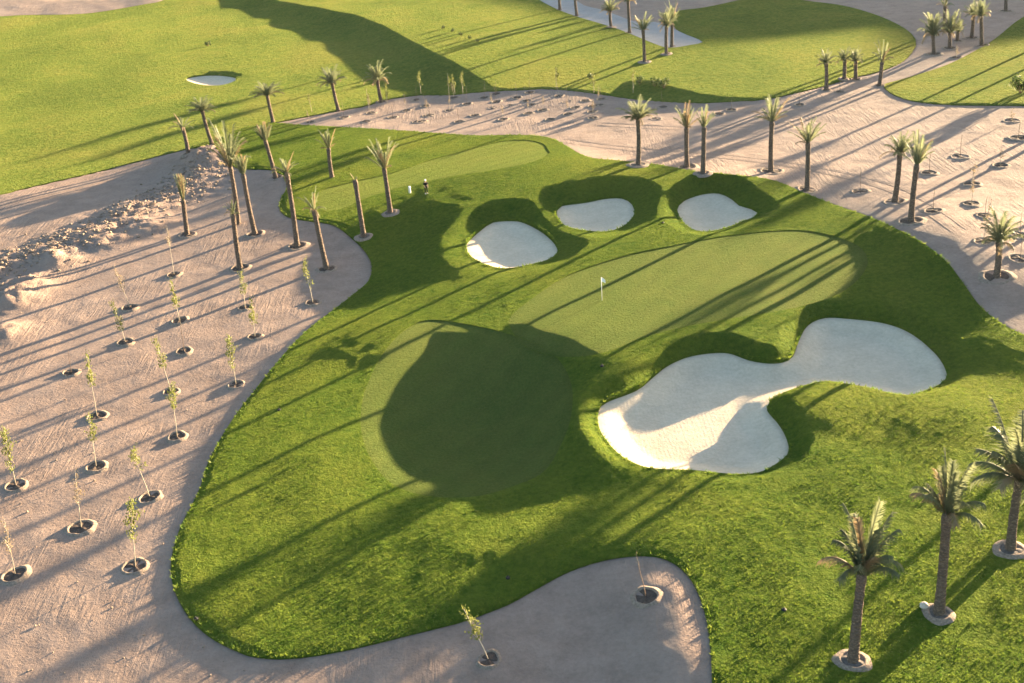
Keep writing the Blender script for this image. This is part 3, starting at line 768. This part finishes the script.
# basin x, y, foliage top x, y, start of foliage (0..1), kind, basin radius, phrase
SAP = [
 (174,275, 167,226, .55, 'brown', .95, 'thin brown young tree beside the palm with a green bundle'),
 (179.5,321, 170,279, .28, 'full', 1.0, 'young tree with leafy top just below a thin brown one'),
 (125.5,342.5, 112,301, .25, 'thin', 1.0, 'slender young tree whose basin glows pale in sun'),
 (130,308, 114,266, .3, 'brown', 1.05, 'withered young tree in a dark pit'),
 (184,351.5, 180,318, .5, 'bare', .95, 'leafless twig in a ring between two leafy young trees'),
 (245,308, 241,271, .35, 'thin', .85, 'young tree below the scrubby crowned palm'),
 (313,303, 303,258, .3, 'thin', .95, 'young tree alone on the grey path strip'),
 (255,337, 250,297, .3, 'full', .85, 'bushy young tree below the one under the palm'),
 (236,385, 228,336, .28, 'full', .9, 'leafy young tree nearest the turf edge'),
 (71,373, 68,348, .9, 'bare', .9, 'bare leaning stick in a dark pit'),
 (97,416.5, 86,352, .45, 'full', 1.05, 'tall young tree right of the bare stick'),
 (171,392, 155,338, .42, 'thin', .9, 'leaning young tree with a yellow ring at its foot'),
 (177,437, 171,383, .4, 'full', .95, 'young tree in a small ring near turf and shadow'),
 (96,467, 89,414, .4, 'thin', 1.0, 'faint young tree over a broken stony ring'),
 (16,486, 3,428, .2, 'full', 1.05, 'leafy young tree at the left edge in upper ring'),
 (150,497.5, 131,447, .5, 'thin', 1.0, 'young tree with flat spreading top near the path strip'),
 (81,528, 75,470, .35, 'brown', 1.15, 'nearly leafless young tree in a deep double ring'),
 (135,567, 131,500, .38, 'full', 1.05, 'greenest young tree standing lowest on the left sand'),
 (15,575, 4,518, .3, 'brown', 1.05, 'sparse young tree at the left edge in lower ring'),
 (489,660, 464,609, .3, 'thin', .8, 'pale leafy sapling in the bottom sand bay'),
 (646,597, 636,552, .6, 'bare', .95, 'wispy sapling in the ring on the rutted mound'),
 (860,191.5, 861,167, .4, 'bare', 1.1, 'twig between the fan crowned palm and the twin palms'),
 (929,173, 931,150, .3, 'bare', 1.1, 'twig behind the twin palms'),
 (933,211, 935,186, .4, 'bare', 1.15, 'twig in a dark red pit right of the twin palms'),
 (971.5,204, 974,176, .3, 'brown', 1.1, 'twig in the pale pit on sunny sand'),
 (971.5,184, 976,163, .3, 'brown', 1.1, 'twig in a shaded pit behind the pale pit'),
 (960,157, 962,135, .3, 'bare', 1.3, 'twig in a wide pit in the middle right sand'),
 (1000,165.5, 1002,148, .3, 'brown', 1.1, 'twig in the dark pit close to right edge'),
 (1012,121, 1012,108, .1, 'brown', 1.2, 'low scrubby plant just under the right turf'),
 (1018,138, 1021,118, .2, 'bare', 1.3, 'twig in the dark pit below the scrubby plant'),
 (983,241.5, 991,200, .3, 'brown', 1.1, 'young tree half hidden behind the short stout palm'),
 (985,216, 987,197, .3, 'bare', 1.0, 'twig in a reddish pit above the stout palm'),
 (1020,235.5, 1022,212, .3, 'bare', 1.2, 'twig in a reddish pit right of the stout palm'),
 (1020,259, 1023,236, .3, 'bare', 1.2, 'twig at the right edge level with the stout trunk'),
 (719,114, 719,103, .3, 'bare', .9, 'twig above the close pair of palms'),
 (731,110, 732,98, .3, 'bare', .9, 'twig next to the far tee bank'),
 (799.5,105, 799,90, .3, 'bare', .9, 'twig below the left far trio palm'),
 (840,92, 840,80, .3, 'bare', .8, 'twig among the far trio of palms'),
 (956.5,57.5, 957,45, .1, 'brown', 1.0, 'dark twig on the shaded track by the cluster'),
]
FAR = [(310,122),(344,117.5),(366,121.6),(371,113),(392.6,117.5),(417,122),(406,110.6),(416,100),(425,106),(427,116),(421.5,121.6),(429.6,115.4),(449.4,110.6),(459,121.6),(467,103.8),(454,97.6),(474.7,115.4),(484.3,97.6),(492.5,108),(496,93.8),(496.6,101.7),(502.8,119.5),(510,106),(517,97.6),(528,113.4),(526.7,101),(532,105),(542.4,110),(550,119.5),(529.4,92.5),(559,96),(567,102),(575,107.6),(568,114),(585,100.8),(601.6,99),(599,105),(592.7,106),(592,111.7),(592.7,118),(663,107),(656,119)]
HEDGE = [(312,112),(369,110),(387,103),(421,93.5),(449,94.3),(455,94),(463,94),(556,88.5),(594,92),(633,93)]
BAR = MB(); BAR.tube([(0, 0, 0), (.012, 0, .5), (-.008, .01, 1)], [.012, .010, .005], 5)
def sapling(p, v, f0, kind, label, group, seed, wide=1.0, thick=1.0):
    t = thing('sapling', p, label, 'young tree', group)
    L = v.length; mb = MB(); rr = (.030 if kind != 'bare' else .024)*thick
    mb.tube([(0, 0, -.12), tuple(v*.25+Vector((.02, 0, 0))), tuple(v*.6+Vector((-.03, .02, 0))), tuple(v)], [rr*1.25, rr, rr*.75, rr*.3], 6)
    obj('trunk', mb.mesh('trunk', M_TWIG if kind != 'bare' else M_BROWN), t)
    fo = obj('foliage', FOL[kind][seed % len(FOL[kind])], t, v*f0)
    hgt = L*(1-f0)+.1; w = wide*(.55 if kind == 'bare' else 1)*(1.75+.3*math.sin(seed*3.1))
    fo.scale = (w, w, hgt); fo.rotation_mode = 'ZYX'; fo.rotation_euler = (0, math.atan2(v.x, v.z), seed*2.1)
    return t
sp_pos = spot(*[(s[0], s[1]) for s in SAP])
GS, GB = 'young trees planted in earth rings', 'earth basins round the trees'
for i, (bx, by, tx, ty, f0, kd, br, ph) in enumerate(SAP):
    p = Vector(sp_pos[i]); v = pix_top(p, tx, ty)-p
    sapling(p, v, f0, kd, ph, GS, i)
    basin(p, br, 'earth ring of the '+ph, GB, i, 1.0 if by > 260 else .75)
fp = spot(*FAR); hp = spot(*HEDGE)
for i, q in enumerate(fp):
    p = Vector(q); h = 2.0+.9*((i*29) % 11)/11
    sapling(p, Vector((.12*((i*7) % 5-2), 0, h)), .35, 'bare' if i % 3 else 'brown', 'thin young tree in a dark pit on the far sand strip', 'young trees on the far sand strip', i, .7, .5)
    basin(p, .95, 'dark earth pit on the far sand strip', 'pits on the far sand strip', i, .5)
for i, q in enumerate(hp):
    p = Vector(q); h = 3.0+.8*((i*29) % 11)/11
    sapling(p, Vector((.1*((i*7) % 5-2), 0, h)), .25, 'thin', 'pale young tree on the turf rim above the far strip', 'young trees along the far turf rim', i, 1.0)

# ------------------------------------------------------------------ shrubs on the far turf
def bush_mesh(seed, n=420):
    rng = random.Random(seed); mb = MB()
    for k in range(7): a = rng.uniform(0, 6.28); mb.tube([(0, 0, -.1), (math.cos(a)*.5, math.sin(a)*.5, rng.uniform(.4, .8))], [.03, .01], 4, 1, False)
    cl = [(Vector((rng.uniform(-.6, .6), rng.uniform(-.6, .6), rng.uniform(.3, .75))), rng.uniform(.22, .42)) for _ in range(9)]
    for k in range(n):
        c0, r_ = rng.choice(cl); d = Vector((rng.gauss(0, 1), rng.gauss(0, 1), rng.gauss(0, 1))).normalized()
        c = c0+d*r_*rng.uniform(.5, 1.05); c.z = max(.02, c.z)
        e = d.cross(Vector((rng.gauss(0, 1), rng.gauss(0, 1), 1))).normalized(); g = d.cross(e); s = rng.uniform(.05, .13)
        mb.add([c-e*s, c+g*s*.6, c+e*s, c-g*s*.6], [(0, 1, 2, 3)], 0)
    return mb.mesh('shrub', [M_BUSH, M_BROWN], False)
BUSH = [bush_mesh(k) for k in range(3)]
SH = [((443,29), .75, 'leftmost of five small dark shrubs on far turf'), ((452,32), .7, 'second of five small dark shrubs on far turf'), ((461,36), .75, 'middle one of five small dark shrubs on far turf'), ((470,39), .7, 'fourth of five small dark shrubs on far turf'), ((478,42), .65, 'rightmost of five small dark shrubs on far turf'),
      ((640,84), 1.2, 'small dark shrub left of the shaded tee bank'), ((664,88), 1.5, 'pale tipped shrub inside the shaded tee bank'), ((655,86), 1.3, 'rounded shrub at the foot of the tee bank'), ((1021,93), 2.6, 'grey green shrub cut by the right edge on turf'), ((590,79), 1.0, 'pale little shrub between two long trunk shadows'), ((208,46),1.1,'low dark weed clump above the tiny far bunker')]
for i, ((x, y), s, lab) in enumerate(SH):
    q = spot((x, y))[0]; o = obj('shrub', BUSH[i % 3], None, q); o.scale = (s*.8, s*.8, s); o.rotation_euler.z = i*1.3; tag(o, lab, 'shrub', 'small shrubs on the far turf')

# ------------------------------------------------------------------ flag, figures and small things
q = Vector(spot((602,300))[0]); t = thing('flagstick', q, 'white flagstick with small white flag on upper green', 'golf flag')
mb = MB(); mb.tube([(0, 0, -.1), (0, 0, 2.35)], [.032, .024], 8); obj('pole', mb.mesh('pole', M_WHITE), t)
mb = MB(); V = []; Fc = []
for i in range(9):
    f = i/8
    for z, s in ((2.32, 1), (1.88+.12*f, 1)): V.append((.02+.40*f*.8, -.05-.28*f+.05*math.sin(f*6), z-.16*f*f))
for s in (0,):
    for i in range(8): Fc.append((2*i, 2*i+2, 2*i+3, 2*i+1))
mb.add(V, Fc)
V2 = [(x+.006, y+.012, z) for x, y, z in V]; mb.add(V2, [f[::-1] for f in Fc]); obj('flag', mb.mesh('flag', M_CLOTH_W), t)

def skin_body(name, pts, edges, rad, mtl, parent=None):
    me = bpy.data.meshes.new(name); me.from_pydata(pts, edges, []); o = bpy.data.objects.new(name, me); COL.objects.link(o)
    sk = o.modifiers.new('s', 'SKIN')
    for i, r_ in enumerate(rad): me.skin_vertices[0].data[i].radius = (r_, r_*.9) if not isinstance(r_, tuple) else r_
    me.skin_vertices[0].data[0].use_root = True
    sb = o.modifiers.new('u', 'SUBSURF'); sb.levels = 1; sb.render_levels = 1
    dg = bpy.context.evaluated_depsgraph_get(); nm = bpy.data.meshes.new_from_object(o.evaluated_get(dg)); nm.name = name
    bpy.data.objects.remove(o); nm.materials.clear(); nm.materials.append(mtl)
    nm.polygons.foreach_set('use_smooth', [True]*len(nm.polygons)); nm.update()
    return nm
def person(p, rz, label):
    t = thing('person', p, label, 'person', rz=rz)
    P = [(0, 0, .95), (0, 0, 1.15), (0, 0, 1.38), (0, 0, 1.50), (0, -.02, 1.60), (0, -.02, 1.72),
         (.19, 0, 1.40), (.25, -.05, 1.12), (.20, -.22, .92), (-.19, 0, 1.40), (-.25, -.05, 1.12), (-.18, -.20, .92),
         (.10, 0, .90), (.12, -.02, .50), (.13, .02, .08), (.13, -.16, .04), (-.10, 0, .90), (-.12, -.02, .50), (-.13, .02, .08), (-.13, -.16, .04)]
    E_ = [(0,1),(1,2),(2,3),(3,4),(4,5),(2,6),(6,7),(7,8),(2,9),(9,10),(10,11),(0,12),(12,13),(13,14),(14,15),(0,16),(16,17),(17,18),(18,19)]
    r_ = [.15,.13,.15,.06,.085,.08,.065,.045,.032,.065,.045,.032,.085,.06,.045,.045,.085,.06,.045,.045]
    for s, b in ((1, 8), (-1, 11)):
        hx, hy, hz = P[b]; k = len(P); P.append((hx, hy-.06, hz-.04)); E_.append((b, k)); r_.append(.036)
        for j, (dx, l) in enumerate(((-.03, .07), (-.01, .085), (.01, .08), (.03, .065))):
            P.append((hx+dx, hy-.09, hz-.06)); P.append((hx+dx*1.1, hy-.09-l*.6, hz-.06-l*.7)); E_ += [(k, len(P)-2), (len(P)-2, len(P)-1)]; r_ += [.010, .008]
        P.append((hx-s*.045, hy-.07, hz-.03)); P.append((hx-s*.06, hy-.12, hz-.05)); E_ += [(k, len(P)-2), (len(P)-2, len(P)-1)]; r_ += [.011, .009]
    obj('body', skin_body('body', P, E_, r_, M_SKIN), t)
    obj('shirt', skin_body('shirt', [P[i] for i in (0,1,2,6,7,9,10)], [(0,1),(1,2),(2,3),(3,4),(2,5),(5,6)], [.17,.16,.18,.09,.075,.09,.075], M_CLOTH_B), t)
    obj('trousers', skin_body('trousers', [(0,0,.98),P[12],P[13],(.13,.02,.12),P[16],P[17],(-.13,.02,.12)], [(0,1),(1,2),(2,3),(0,4),(4,5),(5,6)], [.17,.11,.085,.07,.11,.085,.07], M_CLOTH_B), t)
    mb = MB(); mb.lathe([(.115, 1.67), (.12, 1.74), (.10, 1.81), (.05, 1.85), (.005, 1.86)], 14)
    mb.add([(-.09, -.10, 1.70), (.09, -.10, 1.70), (.07, -.22, 1.68), (-.07, -.22, 1.68), (-.09, -.10, 1.72), (.09, -.10, 1.72), (.07, -.22, 1.695), (-.07, -.22, 1.695)], [(3,2,1,0),(4,5,6,7),(0,1,5,4),(1,2,6,5),(2,3,7,6),(3,0,4,7)])
    obj('cap', mb.mesh('cap', M_CLOTH_W), t)
    mb = MB()
    for s in (-1, 1): mb.tube([(s*.13, .08, .03), (s*.13, -.05, .04), (s*.13, -.22, .025)], [.05, .062, .04], 8)
    obj('shoes', mb.mesh('shoes', M_CLOTH_W), t)
    mb = MB()
    for s in (-1, 1): mb.tube([(s*.035, -.098, 1.665), (s*.035, -.108, 1.665)], [.012, .008], 6)
    obj('eyes', mb.mesh('eyes', M_HAIR), t)
    return t
person(Vector(spot((426.5,193.5))[0]), R(20), 'standing person in black clothes and white cap on the turf')
q = Vector(spot((410,193))[0]); t = thing('golf_bag', q, 'small white upright bag left of the standing person', 'golf bag')
mb = MB(); mb.lathe([(.01, 0), (.13, 0), (.15, .06), (.14, .5), (.155, .82), (.14, .86), (.01, .84)], 14); obj('bag', mb.mesh('bag', M_CLOTH_W), t)
mb = MB()
for k in range(5):
    a = k*1.26; mb.tube([(.07*math.cos(a), .07*math.sin(a), .5), (.10*math.cos(a), .10*math.sin(a), 1.02), (.10*math.cos(a)+.06, .10*math.sin(a), 1.05)], [.008, .008, .022], 5)
obj('clubs', mb.mesh('clubs', M_RUBBER), t)
HEADS = [((279,410), 'sprinkler head in the rough left of the shaded green'), ((196,619), 'sprinkler head at the lower left turf rim'), ((508,578), 'sprinkler head above the bottom sand bay'), ((784,610), 'sprinkler head left of the nearest palm'), ((602,366), 'sprinkler head between upper green and large bunker'), ((663,223), 'sprinkler head between the middle and right bunkers')]
for (x, y), lab in HEADS:
    q = spot((x, y))[0]; t = thing('sprinkler', q, lab, 'sprinkler', 'sprinkler heads in the turf')
    mb = MB(); mb.lathe([(.15, -.1), (.15, .05), (.13, .07), (.01, .07)], 14); obj('lid', mb.mesh('lid', M_RUBBER), t)
    mb = MB(); mb.tube([(0, 0, .05), (0, 0, .22)], [.04, .03], 8); obj('nozzle', mb.mesh('nozzle', M_RUBBER), t)
def stone_mesh(seed):
    bm = bmesh.new(); bmesh.ops.create_icosphere(bm, subdivisions=2, radius=1); rng = random.Random(seed); ph = [rng.uniform(0, 6) for _ in range(6)]
    for v in bm.verts:
        c = v.co; k = 1+.16*math.sin(3*c.x+ph[0])+.13*math.sin(4*c.y+ph[1])+.12*math.sin(5*c.z+ph[2]); v.co = Vector((c.x*k, c.y*k*.8, c.z*k*.6))
    me = bpy.data.meshes.new('stone'); bm.to_mesh(me); bm.free(); me.materials.append(M_STONE); return me
def clods():
    rng = random.Random(5); mb = MB(); sp = SPOIL
    bm = bmesh.new(); bmesh.ops.create_icosphere(bm, subdivisions=1, radius=1); bv = [v.co.copy() for v in bm.verts]; bf = [tuple(v.index for v in f.verts) for f in bm.faces]; bm.free()
    pts = []
    for k in range(2600):
        i = rng.randrange(len(sp)-1); f = rng.random(); c = sp[i]+(sp[i+1]-sp[i])*f
        pts.append((c[0]+rng.gauss(0, 2.6), c[1]+rng.gauss(0, 3.0), rng.choice((.05, .07, .08, .10, .12, .16, .22))))
    heap = at_z([(205,168),(20,650),(70,640),(40,500),(95,465),(25,440),(60,300),(210,640)], 0)
    for k in range(160):
        c = heap[rng.randrange(len(heap))]; pts.append((c[0]+rng.gauss(0, 4), c[1]+rng.gauss(0, 4), rng.choice((.03, .04, .05, .06, .09))))
    P = np.array(pts); z = hfun(P[:, 0], P[:, 1])
    keep = np.minimum.reduce([sdf(P[:, 0], P[:, 1], q_) for q_ in (t1, t2, t3)]) > .4
    for (x, y, s), zz, kp in zip(pts, z, keep):
        if not kp: continue
        a = rng.uniform(0, 6.28); ca, sa = math.cos(a), math.sin(a); sx, sy, sz = s*rng.uniform(.8, 1.5), s*rng.uniform(.7, 1.1), s*rng.uniform(.5, .9)
        V = []
        for v in bv:
            j = rng.uniform(.75, 1.2); u, w = v.x*sx*j, v.y*sy*j
            V.append((x+u*ca-w*sa, y+u*sa+w*ca, zz+s*.2+v.z*sz*j))
        mb.add(V, bf)
    return mb.mesh('earth_clods', M_BERM, False)
o = obj('earth_clods', clods()); tag(o, 'loose clods and stones strewn over the left sand heaps', 'stones', kind='stuff')
q = spot((924,607))[0]; o = obj('stone', stone_mesh(3), None, q+np.array([0, 0, .12])); o.scale = (.3, .3, .34); tag(o, 'pale stone at the foot of the second nearest palm', 'stone')


# ------------------------------------------------------------------ dusty evening air
mb = MB(); B_ = 2700.0
mb.add([(x, y, z) for z in (-6, 62) for x, y in ((-B_, -B_), (B_, -B_), (B_, B_), (-B_, B_))], [(3, 2, 1, 0), (4, 5, 6, 7), (0, 1, 5, 4), (1, 2, 6, 5), (2, 3, 7, 6), (3, 0, 4, 7)])
M_HAZE = bpy.data.materials.new('haze_air'); M_HAZE.use_nodes = True; hn = M_HAZE.node_tree
hn.nodes.remove(hn.nodes['Principled BSDF']); pv = hn.nodes.new('ShaderNodeVolumePrincipled')
pv.inputs['Color'].default_value = (.95, .93, .9, 1); pv.inputs['Density'].default_value = .00002; pv.inputs['Anisotropy'].default_value = .3
hn.links.new(pv.outputs[0], hn.nodes['Material Output'].inputs['Volume'])
o = obj('haze', mb.mesh('haze', M_HAZE, False)); tag(o, 'thin dusty evening haze over the whole course', 'haze', kind='stuff')

# ------------------------------------------------------------------ light
world = bpy.data.worlds.new('World'); scene.world = world; world.use_nodes = True
wn = world.node_tree.nodes; wl = world.node_tree.links
sky = wn.new('ShaderNodeTexSky'); sky.sky_type = 'NISHITA'; sky.sun_disc = False
sky.sun_elevation = SUN_EL; sky.sun_rotation = SUN_AZ; sky.air_density = 1.0; sky.dust_density = 1.5; sky.ozone_density = 1.8
wl.new(sky.outputs[0], wn['Background'].inputs[0]); wn['Background'].inputs[1].default_value = .072
sl = bpy.data.lights.new('sun', 'SUN'); sl.energy = 5; sl.angle = R(.5); sl.color = (1, .76, .47)
so = bpy.data.objects.new('sun', sl); COL.objects.link(so)
sv = Vector((math.sin(SUN_AZ)*math.cos(SUN_EL), math.cos(SUN_AZ)*math.cos(SUN_EL), math.sin(SUN_EL)))
so.rotation_euler = (-sv).to_track_quat('-Z', 'Y').to_euler(); so.location = sv*300
vs_ = scene.view_settings; vs_.view_transform = 'Standard'; vs_.look = 'None'; vs_.gamma = 1; vs_.use_curve_mapping = False; vs_.exposure = 3.3
